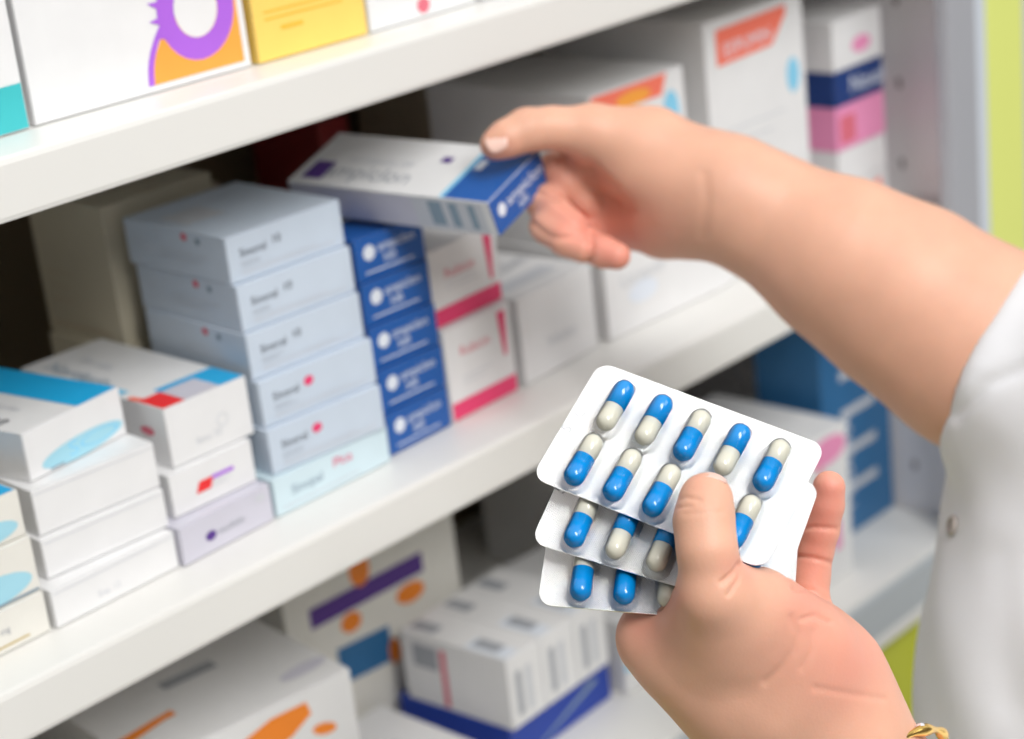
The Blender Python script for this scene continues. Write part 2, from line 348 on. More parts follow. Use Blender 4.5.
for i, (x, y, w, r, c2, lab) in enumerate([
        (.5035, .0315, .0655, -4.0, 'magenta', 'blue grey box directly on the pale blue box, small pink dot by its name'),
        (.5053, .0344, .0655, -3.4, 'magenta', 'blue grey box with pink dot, second above the pale blue box'),
        (.5058, .0385, .0655, -2.8, 'ink', 'blue grey box in the tall stack, third from its top'),
        (.5070, .0412, .0650, -3.0, 'ink', 'blue grey box in the tall stack, just under the topmost one'),
        (.5073, .0442, .0655, -2.3, 'ink', 'topmost blue grey box of the tall stack')]):
    carton(lab, x, y, z, w, .076, .0213, r, 'grey', p_g(c2), GG); z += .0215
# blue stack
def p_bl(fr, tp, lf, w, d, h):
    fr.ell(.0085, .0130, .0036, .0036, 'lmark'); fr.text('ampiclon', .014, .0122, .0064, 'lmark', 0); fr.text('500', .0165, .0065, .0055, 'lmark'); fr.rect(.005, .0035, w-.008, .0042, 'lmark')
    tp.rect(.001, .03, w-.001, d-.001, 'white'); lf.rect(.001, .001, d-.006, h-.001, 'white'); lf.bars(d-.03, .003, d-.008, h-.003, 'gink')
GBL = 'dark blue cartons with a white dot stacked between grey and red boxes'
z = ZM
words = ['bottom', 'second from the bottom', 'middle', 'second from the top', 'topmost']
for i in range(5):
    carton('dark blue box with white dot, %s of its stack' % words[i], .5748+[0, .0004, .0003, .0008, .0012][i], [.0330, .035, .037, .0385, .040][i], z, .0430, .118, .0207, [2, 0, -1.5, -1, -2][i], 'blue', p_bl, GBL); z += .0210
# red and white stack
def p_rw(fr, tp, lf, w, d, h):
    fr.rect(.0007, .0007, w-.0007, .0095, 'magenta'); fr.text('Rubicin', .010, h-.016, .0068, 'pinkred', .0, 1.1)
    fr.poly([(w-.010, h-.003), (w-.004, h-.003), (w-.0055, h-.026), (w-.0075, h-.026)], 'magenta'); fr.lines(.010, .016, w-.014, .022, 2, 'lgink', .0005)
GR = 'white cartons with red bands right of the blue stack'
carton('white box with red band, lower of the pair beside the blue stack', .6196, .0349, ZM, .0490, .10, .0475, 2, 'white', p_rw, GR)
carton('white box with red band, upper of the pair beside the blue stack', .6190, .0380, ZM+.0478, .0500, .10, .0390, 3, 'white', p_rw, GR)
# pale boxes further right
def p_b7(fr, tp, lf, w, d, h): tp.text('Velofen', .012, .03, .016, 'gink', .15); tp.rect(.008, .012, .05, .024, 'lgink'); fr.text('Velofen', .020, .014, .0080, 'lgink', .0)
carton('low white box with grey print on top, right of the red banded pair', .6745, .0365, ZM, .0620, .11, .0460, 4, 'white', p_b7)
def p_b8(fr, tp, lf, w, d, h): fr.text('Lactamil', .012, h-.02, .011, 'lgink'); fr.ell(.03, .02, .012, .006, 'lmark'); fr.poly([(w-.014, h-.018), (w-.003, h-.016), (w-.003, h-.004), (w-.012, h-.006)], 'salmon')
carton('wide white box with an orange patch, below the reaching hand', .7445, .0395, ZM, .1030, .11, .046, -1, 'white', p_b8)
def p_or(fr, tp, lf, w, d, h):
    fr.poly([(.001, h-.012), (w*.75, h-.012), (w-.014, h-.001), (.001, h-.001)], 'salmon'); fr.rect(.008, h-.030, w*.55, h-.014, 'lmark'); fr.ell(w*.45, h-.008, .014, .004, 'ltorange')
    fr.ell(w-.012, h-.022, .0065, .011, 'skyb'); fr.rect(w*.55, h-.040, w*.63, h-.02, 'ltorange'); lf.rect(.01, .02, .05, .05, 'lgink')
carton('white box with orange band and light blue dot, behind the reaching hand', .7470, .0405, ZM+.0465, .0760, .12, .0850, -1, 'white', p_or)
def p_tw(fr, tp, lf, w, d, h):
    fr.poly([(.010, h-.026), (.060, h-.024), (.074, h-.009), (.074, h-.004), (.010, h-.006)], 'salmon'); fr.text('ESPUMIN', .016, h-.022, .011, 'lmark', .03)
    fr.ell(w-.012, h-.045, .006, .010, 'skyb'); fr.lines(.012, .05, .07, .09, 5, 'lgink', .0008); fr.rect(.055, .03, .066, .042, 'pink')
carton('tall white box with red header and light blue mark', .8440, .0400, ZM, .0900, .12, .1490, -1.0, 'white', p_tw)
z = ZM
def p_k(kind):
    def f(fr, tp, lf, w, d, h):
        if kind == 'r': fr.poly([(.012, .006), (.045, .004), (.045, .020), (.018, .016)], 'salmon')
        if kind == 'n': fr.text('Noxal', .016, .006, .014, 'lmark', 0, 1.1)
        if kind == 'p': fr.rect(.004, .004, .02, h-.006, 'pinkred')
        if kind == 'w': fr.ell(.03, .012, .010, .005, 'pink')
    return f
for bodym, h, k, lab in [('white', .0240, 'r', 'white box with an orange patch at the foot of the right hand stack'), ('white', .0215, 'x', 'plain white box under the pink box, stack by the gable'),
                     ('pink', .0265, 'p', 'pink box under the navy box beside the perforated gable'), ('navy', .0210, 'n', 'navy blue box with pale lettering between white and pink boxes'),
                     ('white', .0300, 'w', 'white box with faint pink mark on top of the navy box')]:
    carton(lab, .9660, .0410, z, .052, .10, h, 0, bodym, p_k(k)); z += h+.0003
# deep row behind
GC = 'cream cartons at the back behind the grey stack'
z = ZM
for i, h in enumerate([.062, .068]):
    carton(['cream box behind the grey stack, lower of two in shade', 'cream box behind the grey stack, upper of two in shade'][i], [.503, .506][i], .128+.002*i, z, .065, .060, h, 0, 'cream_shaded',
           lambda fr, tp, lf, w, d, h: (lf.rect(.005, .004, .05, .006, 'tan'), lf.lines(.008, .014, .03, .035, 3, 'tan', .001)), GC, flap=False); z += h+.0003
carton('dark red box deep in the shelf behind the held box', .715, .215, ZM, .022, .06, .112, 0, 'dred', None, flap=False)
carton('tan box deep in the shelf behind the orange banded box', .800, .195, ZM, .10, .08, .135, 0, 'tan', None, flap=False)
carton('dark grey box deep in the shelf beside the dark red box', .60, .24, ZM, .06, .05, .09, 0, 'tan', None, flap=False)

# ------------------------------------------------------------------ lower shelf boxes
def p_c1(fr, tp, lf, w, d, h): tp.poly([(.006, .006), (.018, .004), (.070, .034), (.066, .042), (.02, .02)], 'orange')
carton('grey white box with slanted orange stripe, leftmost on the lower shelf', .338, .050, ZL, .075, .12, .100, 0, 'cream', p_c1)
def p_c2(fr, tp, lf, w, d, h):
    tp.poly([(.001, .022), (.030, .030), (.036, .030), (.036, .036), (.001, .030)], 'orange'); tp.rect(.045, .055, .075, .063, 'gink'); tp.ell(.10, .018, .014, .005, 'lav', .1)
    fr.poly([(.042, h-.021), (.050, h-.011), (.068, h-.006), (.088, h-.006), (.090, h-.013), (.078, h-.020), (.060, h-.024), (.050, h-.032)], 'orange'); fr.ell(.034, h-.010, .006, .004, 'dpurple'); fr.ell(.096, h-.024, .007, .003, 'orange', -.3)
carton('large white box with a broad orange swoosh on the lower shelf', .4265, .0590, ZL, .1150, .145, .1150, -7, 'white', p_c2)
def p_c3(fr, tp, lf, w, d, h):
    fr.poly([(.016, .080), (.095, .084), (.095, .096), (.016, .092)], 'dpurple'); fr.ell(.052, .102, .007, .010, 'orange'); fr.ell(.042, .074, .007, .006, 'orange'); fr.ell(.084, .075, .010, .006, 'orange')
    fr.rect(.030, .040, .066, .062, 'bcard'); fr.ell(.068, .045, .004, .008, 'orange')
carton('white box with purple lettering and orange dots deep on the lower shelf', .5850, .1480, ZL, .120, .10, .135, -6, 'cream', p_c3)
def p_c4(fr, tp, lf, w, d, h): fr.lines(.01, .02, .05, .04, 3, 'lgink', .001); tp.rect(.01, .01, .05, .05, 'lgink')
carton('plain low white box in front of the purple lettered box', .560, .050, ZL, .072, .085, .022, 0, 'white', p_c4)
def p_c5(fr, tp, lf, w, d, h):
    tp.rect(.0006, .0006, .0125, d*.40, 'lmark')
    for k in range(2): tp.rect(.004, .010+.045*k, .013, .028+.045*k, 'gink')
    fr.rect(.006, .006, .0105, h-.010, 'gink'); fr.rect(w*.5, .006, w*.5+.0045, h-.010, 'lgink')
    lf.rect(d-.068, h-.020, d-.050, h-.006, 'gink'); lf.rect(d-.048, .002, d-.044, h-.006, 'pinkred')
z = ZL
carton('royal blue box with a diagonal tan line, under the row of white boxes', .6480, .0520, z, .088, .080, .0240, 3, 'royal', lambda fr, tp, lf, w, d, h: fr.poly([(.02, .003), (.024, .003), (.076, .016), (.074, .019)], 'steel')); z += .0243
GW = 'white cartons standing in a row on the royal blue box'
for k in range(3):
    carton(['white box leading the row on the royal blue box', 'middle white box of the row on the royal blue box', 'last white box of the row on the royal blue box'][k],
           .6485+.0286*k, .0490+.0015*k, z, .0282, .076, .0425, 3, 'white', p_c5, GW)
def p_c6(fr, tp, lf, w, d, h): fr.poly([(.0006, .014), (w-.0006, .015), (w-.0006, .019), (.0006, .018)], 'skyb'); fr.lines(.01, .03, w-.02, .06, 3, 'lgink', .001)
carton('white box with a thin light blue line, right of the royal blue box', .7420, .0500, ZL, .085, .11, .045, -2, 'white', p_c6)
def p_c7(fr, tp, lf, w, d, h): fr.ell(w-.022, h-.012, .020, .009, 'pink'); fr.rect(w-.032, h-.06, w-.028, h-.02, 'pinkred'); fr.rect(w-.02, .02, w-.012, .04, 'pink')
carton('white box with pink label behind the finger and the blister packs', .8380, .0280, ZL, .1030, .10, .1000, 0, 'white', p_c7)
def p_c8(fr, tp, lf, w, d, h):
    for k in range(5): fr.rect(.020, .030+.026*k, .058, .036+.026*k, 'lgink')
    fr.text('MEDORA', .03, .018, .016, 'lmark', math.pi/2)
carton('tall dark blue box with pale print on the lower shelf', .9560, .0560, ZL, .0760, .05, .160, 0, 'bcard', p_c8)
carton('tan white box deep on the lower shelf beside the dark blue box', .835, .165, ZL, .110, .08, .150, 0, 'white', None)

# ------------------------------------------------------------------ held box
HM = np.array([[.9448, -.0841, -.3167], [.0771, .9964, -.0347], [.3185, .0083, .9479]])
HM[:, 0] /= np.linalg.norm(HM[:, 0]); HM[:, 1] -= HM[:, 0]*HM[:, 0].dot(HM[:, 1]); HM[:, 1] /= np.linalg.norm(HM[:, 1]); HM[:, 2] = np.cross(HM[:, 0], HM[:, 1])
HO = np.array([.6010, -.0290, 1.3082]); HW, HL, HH = .0418, .1212, .0179
M4 = Matrix([[*HM[0], HO[0]], [*HM[1], HO[1]], [*HM[2], HO[2]], [0, 0, 0, 1]])
def p_held(fr, tp, lf, w, d, h):
    fr.ell(.007, .010, .0028, .0032, 'lmark'); fr.text('ampiclon', .0115, .0085, .0078, 'lmark'); fr.text('500', .018, .003, .005, 'lmark')
    tp.rect(.0006, .0006, w-.0006, .026, 'blue'); tp.rect(.0006, .026, w-.0006, .0285, 'skyb'); tp.rect(.0006, .0285, w-.0006, .040, 'white')
    tp.rect(w*.55, .020, w*.72, .0245, 'lmark'); tp.text('ampiclon', .007, .105, .0145, 'gink', -math.pi/2); tp.text('hard capsules 500', .020, .098, .0055, 'lgink', -math.pi/2)
    tp.rect(w*.62, .040, w*.72, .046, 'dpurple'); tp.rect(.004, d-.018, .018, d-.006, 'dpurple')
    lf.rect(.001, .001, d-.002, h-.001, 'lav')
    lf.rect(d-.045, .001, d-.0008, h-.0008, 'lgink')
    for a, b in ((.036, .028), (.024, .019), (.013, .009)): lf.rect(d-a, .003, d-b, h-.002, 'steel')
    lf.rect(d-.0045, .0008, d-.0004, h-.0006, 'white')
carton('white and dark blue box held between thumb and fingers of the upper hand', 0, 0, 0, HW, HL, HH, 0, 'white', p_held, flapmat='blue', matrix=M4)

# ------------------------------------------------------------------ blister packs
BL, BW = .0843, .0527
B_ = np.array([[.2679, .4018, .8757], [-.9167, .3860, .1034], [-.2964, -.8304, .4717]])
B_[:, 0] /= np.linalg.norm(B_[:, 0]); B_[:, 1] -= B_[:, 0]*B_[:, 0].dot(B_[:, 1]); B_[:, 1] /= np.linalg.norm(B_[:, 1]); B_[:, 2] = np.cross(B_[:, 0], B_[:, 1])
BO = np.array([.4862, -.1838, 1.3144])
# columns: 0 = along the pack, 1 = normal pointing away from the camera, 2 = up the short side
def stadium_dome(L, r, hgt, n=20, rings=7, flare=0.0):
    """half pill dome on the plane y=0 bulging to -y, long axis along z"""
    vs = []; fs = []; N = n*2
    prof = [(1+flare, 0.0), (1.02, .06)]+[(math.cos(a), .06+.94*math.sin(a)) for a in [math.pi/2*i/rings for i in range(1, rings)]]
    for k, t in prof:
        for i in range(N):
            a = 2*math.pi*i/N; c, s = math.cos(a), math.sin(a); zc = (L/2-r)*(1 if s >= 0 else -1)
            vs.append((r*k*c, -hgt*t, zc*(1 if abs(s) > 1e-6 else 0)+r*k*s if abs(s) > 1e-6 else zc))
    for j in range(len(prof)-1):
        for i in range(N): fs.append([j*N+i, j*N+(i+1) % N, (j+1)*N+(i+1) % N, (j+1)*N+i])
    # the top: a strip closing the crest
    fs.append([(len(prof)-1)*N+i for i in range(N)])
    return vs, fs
def pill_half(r, L, s, n=20, over=0.0):
    """half capsule: cylinder from the middle, hemispherical end towards s*z"""
    vs = []; fs = []; prof = [(r, -over)]+[(r, (L/2-r))]+[(r*math.cos(a), (L/2-r)+r*math.sin(a)) for a in [math.pi/2*i/8 for i in range(1, 8)]]
    prof.insert(0, (r*.93, -over))
    for rr, zz in prof:
        for i in range(n):
            a = 2*math.pi*i/n; vs.append((rr*math.cos(a), rr*math.sin(a), s*zz))
    for j in range(len(prof)-1):
        for i in range(n):
            q = [j*n+i, j*n+(i+1) % n, (j+1)*n+(i+1) % n, (j+1)*n+i]; fs.append(q if s > 0 else q[::-1])
    top = [(len(prof)-1)*n+i for i in range(n)]; fs.append(top if s > 0 else top[::-1]); return vs, fs
_cache = {}
def mesh_obj(key, name, parent, loc, gen, mname, smooth=True):
    if key not in _cache:
        mb = MB(); vs, fs = gen(); mb.add(vs, fs, mname, smooth); o = mb.build(name, parent, loc); _cache[key] = o.data; return o
    o = bpy.data.objects.new(name, _cache[key]); COL.objects.link(o); o.parent = parent; o.location = loc; return o
def rounded_sheet(L, Wd, r, t):
    n = 8; pts = []
    for cx, cz, a0 in ((L-r, -r, 0), (r, -r, 90), (r, -Wd+r, 180), (L-r, -Wd+r, 270)):
        for i in range(n+1): a = math.radians(a0+90*i/n); pts.append((cx+r*math.cos(a), cz+r*math.sin(a)))
    N = len(pts); vs = [(x, 0, z) for x, z in pts]+[(x, t, z) for x, z in pts]
    fs = [list(range(N))[::-1], [i+N for i in range(N)]]+[[i, (i+1) % N, (i+1) % N+N, i+N] for i in range(N)]
    return vs, [f[::-1] for f in fs]
def pack(label, Mx, orient):
    root = empty('blister_pack')
    mb = MB(); vs, fs = rounded_sheet(BL, BW, .0052, .0004); mb.add(vs, fs[:1]+fs[2:], 'foil'); mb.add(vs, fs[1:2], 'foilback')
    fc = Face(mb, lambda u, v, e: (u, -e, v)); fc.text('5', .0035, -BW+.021, .0055, 'lgink', math.pi/2-.2); fc.text('C', .0045, -BW+.028, .005, 'lgink', math.pi/2-.2)
    mb.build('foil_sheet', root)
    for r in range(2):
        for c in range(5):
            px, pz = .0142+.01440*c, -(.0172, .0413)[r]
            cp = mesh_obj('cw%d' % orient[r][c], 'capsule', root, (px, -.0040, pz), lambda: pill_half(.0035, .0205, -orient[r][c], over=.001), 'gelw')
            mesh_obj('cb%d' % orient[r][c], 'capsule_cap', cp, (0, 0, 0), lambda: pill_half(.00368, .0212, orient[r][c], over=.0008), 'gelb')['label'] = 'glossy blue capsule half'
            mesh_obj('bub', 'plastic_bubble', root, (px, -.0001, pz), lambda: stadium_dome(.0232, .0046, .0082, flare=.08), 'plastic')['label'] = 'clear plastic bubble'
    root.matrix_world = Mx; return tag(root, label, 'blister pack', 'capsule blister packs held in the lower hand')
def pack_matrix(shift_u, shift_n, shift_v, ang, tiltx=0, tiltz=0):
    base = Matrix([[*B_[0], BO[0]], [*B_[1], BO[1]], [*B_[2], BO[2]], [0, 0, 0, 1]])
    return base @ Matrix.Translation((shift_u, shift_n, shift_v)) @ Matrix.Rotation(math.radians(ang), 4, 'Y') @ Matrix.Rotation(math.radians(tiltx), 4, 'X') @ Matrix.Rotation(math.radians(tiltz), 4, 'Z')
U, D_ = 1, -1
pack('front blister pack of blue and ivory capsules, fully visible under the thumb', pack_matrix(0, 0, 0, 0), [[U, U, D_, U, D_], [D_, D_, D_, D_, D_]])
pack('second blister pack, showing one row of capsules below the front pack', pack_matrix(.0028, .0095, -.0181, -5.8), [[U, D_, U, D_, U], [D_, U, U, D_, U]])
pack('rearmost blister pack, only its lowest edge of capsules showing', pack_matrix(.0003, .0190, -.0366, -19.6), [[U, D_, U, D_, U], [D_, D_, U, U, U]])

# ------------------------------------------------------------------ signed distance modelling for the person
def smin(a, b, k):
    h = np.maximum(k-np.abs(a-b), 0)/k; return np.minimum(a, b)-h*h*k*.25
class Field:
    def __init__(s, lo, hi, h):
        s.lo = np.array(lo, np.float32); s.h = h; s.n = np.ceil((np.array(hi)-np.array(lo))/h).astype(int)+1
        s.D = np.full(tuple(s.n), .05, np.float32)
    def sub(s, lo, hi):
        a = np.clip(np.floor((lo-s.lo)/s.h).astype(int), 0, s.n-1); b = np.clip(np.ceil((hi-s.lo)/s.h).astype(int)+1, 1, s.n)
        sl = tuple(slice(int(i), int(j)) for i, j in zip(a, b))
        ax = [s.lo[i]+s.h*np.arange(a[i], b[i], dtype=np.float32) for i in range(3)]
        return sl, np.meshgrid(*ax, indexing='ij')
    def cone(s, D, a, b, ra, rb, k, flat=None):
        pad = k+.006; lo = np.minimum(a-ra, b-rb)-pad; hi = np.maximum(a+ra, b+rb)+pad
        sl, (X, Y, Z) = s.sub(lo, hi)
        if min(X.shape) == 0: return
        ab = (b-a).astype(np.float32); L = max(float(ab@ab), 1e-12)
        px, py, pz = X-a[0], Y-a[1], Z-a[2]; t = np.clip((px*ab[0]+py*ab[1]+pz*ab[2])/L, 0, 1)
        qx, qy, qz = px-t*ab[0], py-t*ab[1], pz-t*ab[2]
        if flat is not None:                       # flat = (unit axis, factor): squash the cross-section along that axis
            n_, fct = flat; dd = qx*n_[0]+qy*n_[1]+qz*n_[2]; g = (1/fct-1)
            qx, qy, qz = qx+dd*n_[0]*g, qy+dd*n_[1]*g, qz+dd*n_[2]*g
        r = ra+(rb-ra)*t; d = np.sqrt(qx*qx+qy*qy+qz*qz)-r
        if flat is not None and flat[1] < 1: d = d*flat[1] if False else d*.8
        D[sl] = smin(D[sl], d.astype(np.float32), k)
    def chain(s, pts, k, D=None, flat=None):
        D = s.D if D is None else D
        for (a, ra), (b, rb) in zip(pts[:-1], pts[1:]): s.cone(D, a, b, ra, rb, k, flat)
    def finger(s, pts, kself=.003, kjoin=.004, flat=None):
        T = np.full(tuple(s.n), .05, np.float32); s.chain(pts, kself, T, flat)
        s.fing = getattr(s, 'fing', []); s.fing.append((T, kjoin))
    def merge(s, ktouch=.0008):
        base = s.D.copy(); out = s.D
        for T, k in getattr(s, 'fing', []): out = smin(out, smin(base, T, k), ktouch)
        s.D = out; s.fing = []
    def mesh(s):
        D = s.D; S = D < 0; n = s.n
        mix = np.zeros(tuple(n-1), bool); c8 = [(i, j, k) for i in (0, 1) for j in (0, 1) for k in (0, 1)]
        cnt = np.zeros(tuple(n-1), np.int8)
        for i, j, k in c8: cnt += S[i:n[0]-1+i, j:n[1]-1+j, k:n[2]-1+k]
        mix = (cnt > 0) & (cnt < 8); idx = np.argwhere(mix); vid = np.full(tuple(n-1), -1, np.int64); vid[mix] = np.arange(len(idx))
        vals = {c: D[idx[:, 0]+c[0], idx[:, 1]+c[1], idx[:, 2]+c[2]] for c in c8}
        acc = np.zeros((len(idx), 3)); num = np.zeros(len(idx))
        for a in c8:
            for ax in range(3):
                if a[ax] == 0:
                    b = list(a); b[ax] = 1; b = tuple(b); va, vb = vals[a], vals[b]; cr_ = (va < 0) != (vb < 0)
                    t = np.where(cr_, va/np.where(cr_, va-vb, 1), 0); p = np.tile(np.array(a, float), (len(idx), 1)); p[:, ax] += t
                    acc += p*cr_[:, None]; num += cr_
        V = s.lo+(idx+acc/num[:, None])*s.h; Fs = []
        for ax in range(3):
            b1, b2 = [(1, 2), (2, 0), (0, 1)][ax]
            sl0 = [slice(0, None)]*3; sl1 = [slice(0, None)]*3; sl0[ax] = slice(0, n[ax]-1); sl1[ax] = slice(1, None)
            ch = S[tuple(sl0)] != S[tuple(sl1)]; e = np.argwhere(ch)
            e = e[(e[:, b1] > 0) & (e[:, b2] > 0) & (e[:, b1] < n[b1]-1) & (e[:, b2] < n[b2]-1)]
            q = []
            for d1, d2 in ((0, 0), (1, 0), (1, 1), (0, 1)):
                c = e.copy(); c[:, b1] -= 1-d1; c[:, b2] -= 1-d2; q.append(vid[c[:, 0], c[:, 1], c[:, 2]])
            q = np.stack(q, 1); ins = S[e[:, 0], e[:, 1], e[:, 2]]
            q[~ins] = q[~ins][:, ::-1]; Fs.append(q)
        Fc = np.concatenate(Fs); Fc = Fc[(Fc >= 0).all(1)]
        return V, Fc
def vnormals(V, Fc):
    a, b, c, d = (V[Fc[:, i]] for i in range(4)); fn = np.cross(c-a, d-b); N = np.zeros_like(V)
    for i in range(4): np.add.at(N, Fc[:, i], fn)
    return N/np.maximum(np.linalg.norm(N, axis=1, keepdims=True), 1e-12)
def smooth(V, Fc, it=2, lam=.5):
    for _ in range(it):
        A = np.zeros_like(V); C_ = np.zeros(len(V))
        for i in range(4):
            j = Fc[:, (i+1) % 4]; np.add.at(A, Fc[:, i], V[j]); np.add.at(C_, Fc[:, i], 1); np.add.at(A, j, V[Fc[:, i]]); np.add.at(C_, j, 1)
        V = V+lam*(A/np.maximum(C_, 1)[:, None]-V)
    return V
def P(u, v, d, rpx): return (at(u, v, d), rpx*d/F_PX)
def seg_dist(u, v, pts):
    best = np.full(len(u), 1e9)
    for (x0, y0), (x1, y1) in zip(pts[:-1], pts[1:]):
        L = (x1-x0)**2+(y1-y0)**2; t = np.clip(((u-x0)*(x1-x0)+(v-y0)*(y1-y0))/L, 0, 1); best = np.minimum(best, np.hypot(u-x0-t*(x1-x0), v-y0-t*(y1-y0)))
    return best
def creases(V, Fc, items):
    N = vnormals(V, Fc); u, v, d = proj(V); view = (CAM-V); view /= np.linalg.norm(view, axis=1, keepdims=True)
    face = np.clip((N*view).sum(1)*3, 0, 1)
    for pts, w, dep in items:
        k = np.exp(-(seg_dist(u, v, pts)/w)**2); V = V-N*(k*face*dep)[:, None]
    return V
def flush(V, spots, base=0.):
    u, v, d = proj(V); f = np.full(len(V), float(base))
    for (cu, cv, r, s_) in spots: f += s_*np.exp(-(((u-cu)**2+(v-cv)**2)/r**2))
    return np.clip(f, 0, 1)

# ---- lower (left) hand holding the packs
pts = []
def bounds(chs, pad=.012):
    a = np.array([p for c in chs for p, r in c]); r = max(r for c in chs for p, r in c); return a.min(0)-r-pad, a.max(0)+r+pad
NV = RW[:, 2]                                   # viewing direction, used to flatten the palm
thumb = [P(706, 500, .6400, 27.5), P(704, 522, .6370, 28.5), P(707, 550, .6335, 28), P(712, 592, .6355, 31), P(722, 632, .6520, 33)]
palm = [
    [P(728, 642, .659, 38), P(772, 688, .668, 50), P(826, 738, .680, 54)],
    [P(648, 639, .670, 25), P(686, 664, .668, 32), P(742, 704, .674, 42), P(812, 756, .684, 53)],
    [P(662, 628, .672, 20), P(712, 612, .658, 26)],
    [P(722, 605, .650, 18), P(762, 612, .651, 25), P(800, 650, .664, 34), P(828, 690, .680, 38)],
    [P(750, 628, .668, 34), P(788, 668, .678, 46), P(838, 738, .684, 46)],
    [P(800, 640, .688, 27), P(828, 675, .688, 34), P(852, 722, .686, 27)],
    [P(700, 645, .690, 28), P(760, 652, .700, 36), P(812, 662, .698, 26)],
    [P(831, 752, .684, 61), P(896, 822, .690, 66), P(1080, 1010, .690, 90)]]
little = [P(829, 487, .690, 16.5), P(826, 505, .692, 18), P(820, 530, .695, 19), P(815, 550, .697, 18.5), P(810, 575, .698, 20), P(808, 600, .697, 21), P(815, 640, .694, 24)]
ring = [P(762, 515, .712, 18), P(772, 548, .722, 19), P(782, 590, .722, 21), P(790, 640, .704, 25)]
middle = [P(706, 520, .718, 18), P(718, 556, .730, 19), P(735, 600, .728, 21), P(755, 645, .706, 26)]
index = [P(655, 540, .722, 18), P(664, 570, .730, 19), P(676, 602, .722, 21), P(695, 642, .698, 26)]
lo, hi = bounds([thumb, little, ring, middle, index]+palm)
FL = Field(lo, hi, .00085)
for c in palm: FL.chain(c, .018)
FL.finger(thumb, .004, .018); FL.finger(little, .0015, .005); FL.finger(ring, .002, .004); FL.finger(middle, .002, .004); FL.finger(index, .002, .006)
FL.merge(); V1, F1 = FL.mesh(); V1 = smooth(V1, F1, 2)
V1 = creases(V1, F1, [
    ([(677, 500), (686, 497), (700, 500)], 2.2, .0005), ([(676, 508), (690, 506)], 2.0, .0004), ([(684, 514), (722, 512)], 2.5, .00025),
    ([(741, 563), (733, 573), (722, 582)], 2.5, .0012), ([(742, 566), (738, 580), (728, 595)], 2.5, .0006),
    ([(672, 596), (660, 604), (640, 611)], 3, .0008),
    ([(800, 529), (812, 527), (836, 529)], 2.2, .0009), ([(796, 556), (812, 558), (832, 563)], 2.2, .0009), ([(794, 588), (812, 590), (828, 600)], 2.6, .0011), ([(802, 619), (815, 615), (830, 622)], 2.5, .0007),
    ([(792, 618), (798, 634), (794, 650), (782, 668), (766, 682)], 4.5, .0006), ([(812, 632), (812, 650), (802, 668)], 4.0, .0004), ([(815, 688), (850, 694), (884, 699)], 3.5, .0004)])
fl1 = flush(V1, [(829, 490, 26, .95), (822, 525, 26, .7), (812, 560, 26, .7), (812, 605, 32, .6), (860, 650, 40, .5), (845, 690, 45, .35), (640, 618, 36, .55), (672, 598, 12, .4), (738, 568, 18, .5), (790, 660, 45, .25), (702, 480, 18, .25)], .05)
del FL
# ---- upper (right) hand and forearm
thumb2 = [P(495, 145, 0.8740, 15.5), P(506, 139, 0.8750, 18.5), P(527, 130, 0.8780, 21.5), P(552, 128, 0.8810, 21), P(590, 132, 0.8850, 27), P(640, 152, 0.8890, 40)]
palm2 = [
    [P(600, 134, 0.8870, 26), P(650, 150, 0.8900, 38), P(705, 182, 0.8870, 46), P(735, 196, 0.8800, 52)],
    [P(574, 156, 0.9020, 15), P(590, 162, 0.9050, 22), P(625, 178, 0.9110, 26)],
    [P(640, 168, 0.8890, 36), P(690, 190, 0.8870, 46), P(730, 198, 0.8800, 52)],
    [P(640, 150, 0.9070, 34), P(610, 160, 0.9170, 26)],
    [P(662, 222, 0.8970, 34), P(695, 212, 0.8910, 40), P(732, 204, 0.8820, 48)],
    [P(615, 172, 0.9200, 26), P(625, 215, 0.9170, 28), P(665, 220, 0.9070, 32)],
    [P(730, 199, 0.8800, 53), P(780, 224, 0.8790, 60), P(842, 260, 0.8720, 78), P(905, 298, 0.8670, 90), P(975, 345, 0.8600, 98), P(1060, 400, 0.8450, 104)]]
index2 = [P(553, 167, .9000, 15.5), P(566, 184, .9020, 17.5), P(584, 203, .9060, 18), P(606, 220, .9140, 19), P(640, 226, .9120, 22)]
mid2 = [P(572, 226, 0.8850, 16), P(556, 214, 0.8900, 17), P(545, 203, 0.8980, 18.5), P(560, 195, 0.9170, 19), P(592, 196, 0.9300, 22), P(625, 190, 0.9210, 26)]
ring2 = [P(583, 249, 0.8790, 14.5), P(566, 240, 0.8820, 16.5), P(548, 226, 0.8900, 18), P(556, 214, 0.9110, 19), P(590, 215, 0.9270, 21), P(625, 205, 0.9210, 26)]
lit2 = [P(617, 256, 0.8750, 14), P(603, 252, 0.8790, 16), P(588, 244, 0.8890, 16.5), P(584, 234, 0.9070, 17), P(606, 226, 0.9230, 19), P(638, 215, 0.9150, 25)]
lo, hi = bounds([thumb2, index2, mid2, ring2, lit2]+palm2)
FR = Field(lo, hi, .00125)
for c in palm2: FR.chain(c, .010)
FR.finger(thumb2, .003, .006)
for f_ in (index2, mid2, ring2, lit2): FR.finger(f_, .002, .003)
FR.merge(.001); V2, F2 = FR.mesh(); V2 = smooth(V2, F2, 2)
V2 = creases(V2, F2, [([(704, 175), (707, 200), (703, 235)], 6, .0006), ([(590, 170), (612, 190), (628, 212)], 6, .0022), ([(530, 222), (548, 236), (560, 238), (578, 236)], 3, .0014), ([(590, 236), (591, 250), (588, 264)], 3, .0018), ([(538, 192), (556, 198), (575, 214), (590, 222)], 3.5, .0018)])
fl2 = flush(V2, [(575, 232, 26, .7), (552, 210, 22, .4), (615, 255, 20, .85), (556, 172, 22, .45), (580, 190, 30, .1), (500, 155, 20, .5), (600, 232, 25, .4), (640, 235, 40, .45), (590, 200, 35, .1)], .06)
del FR
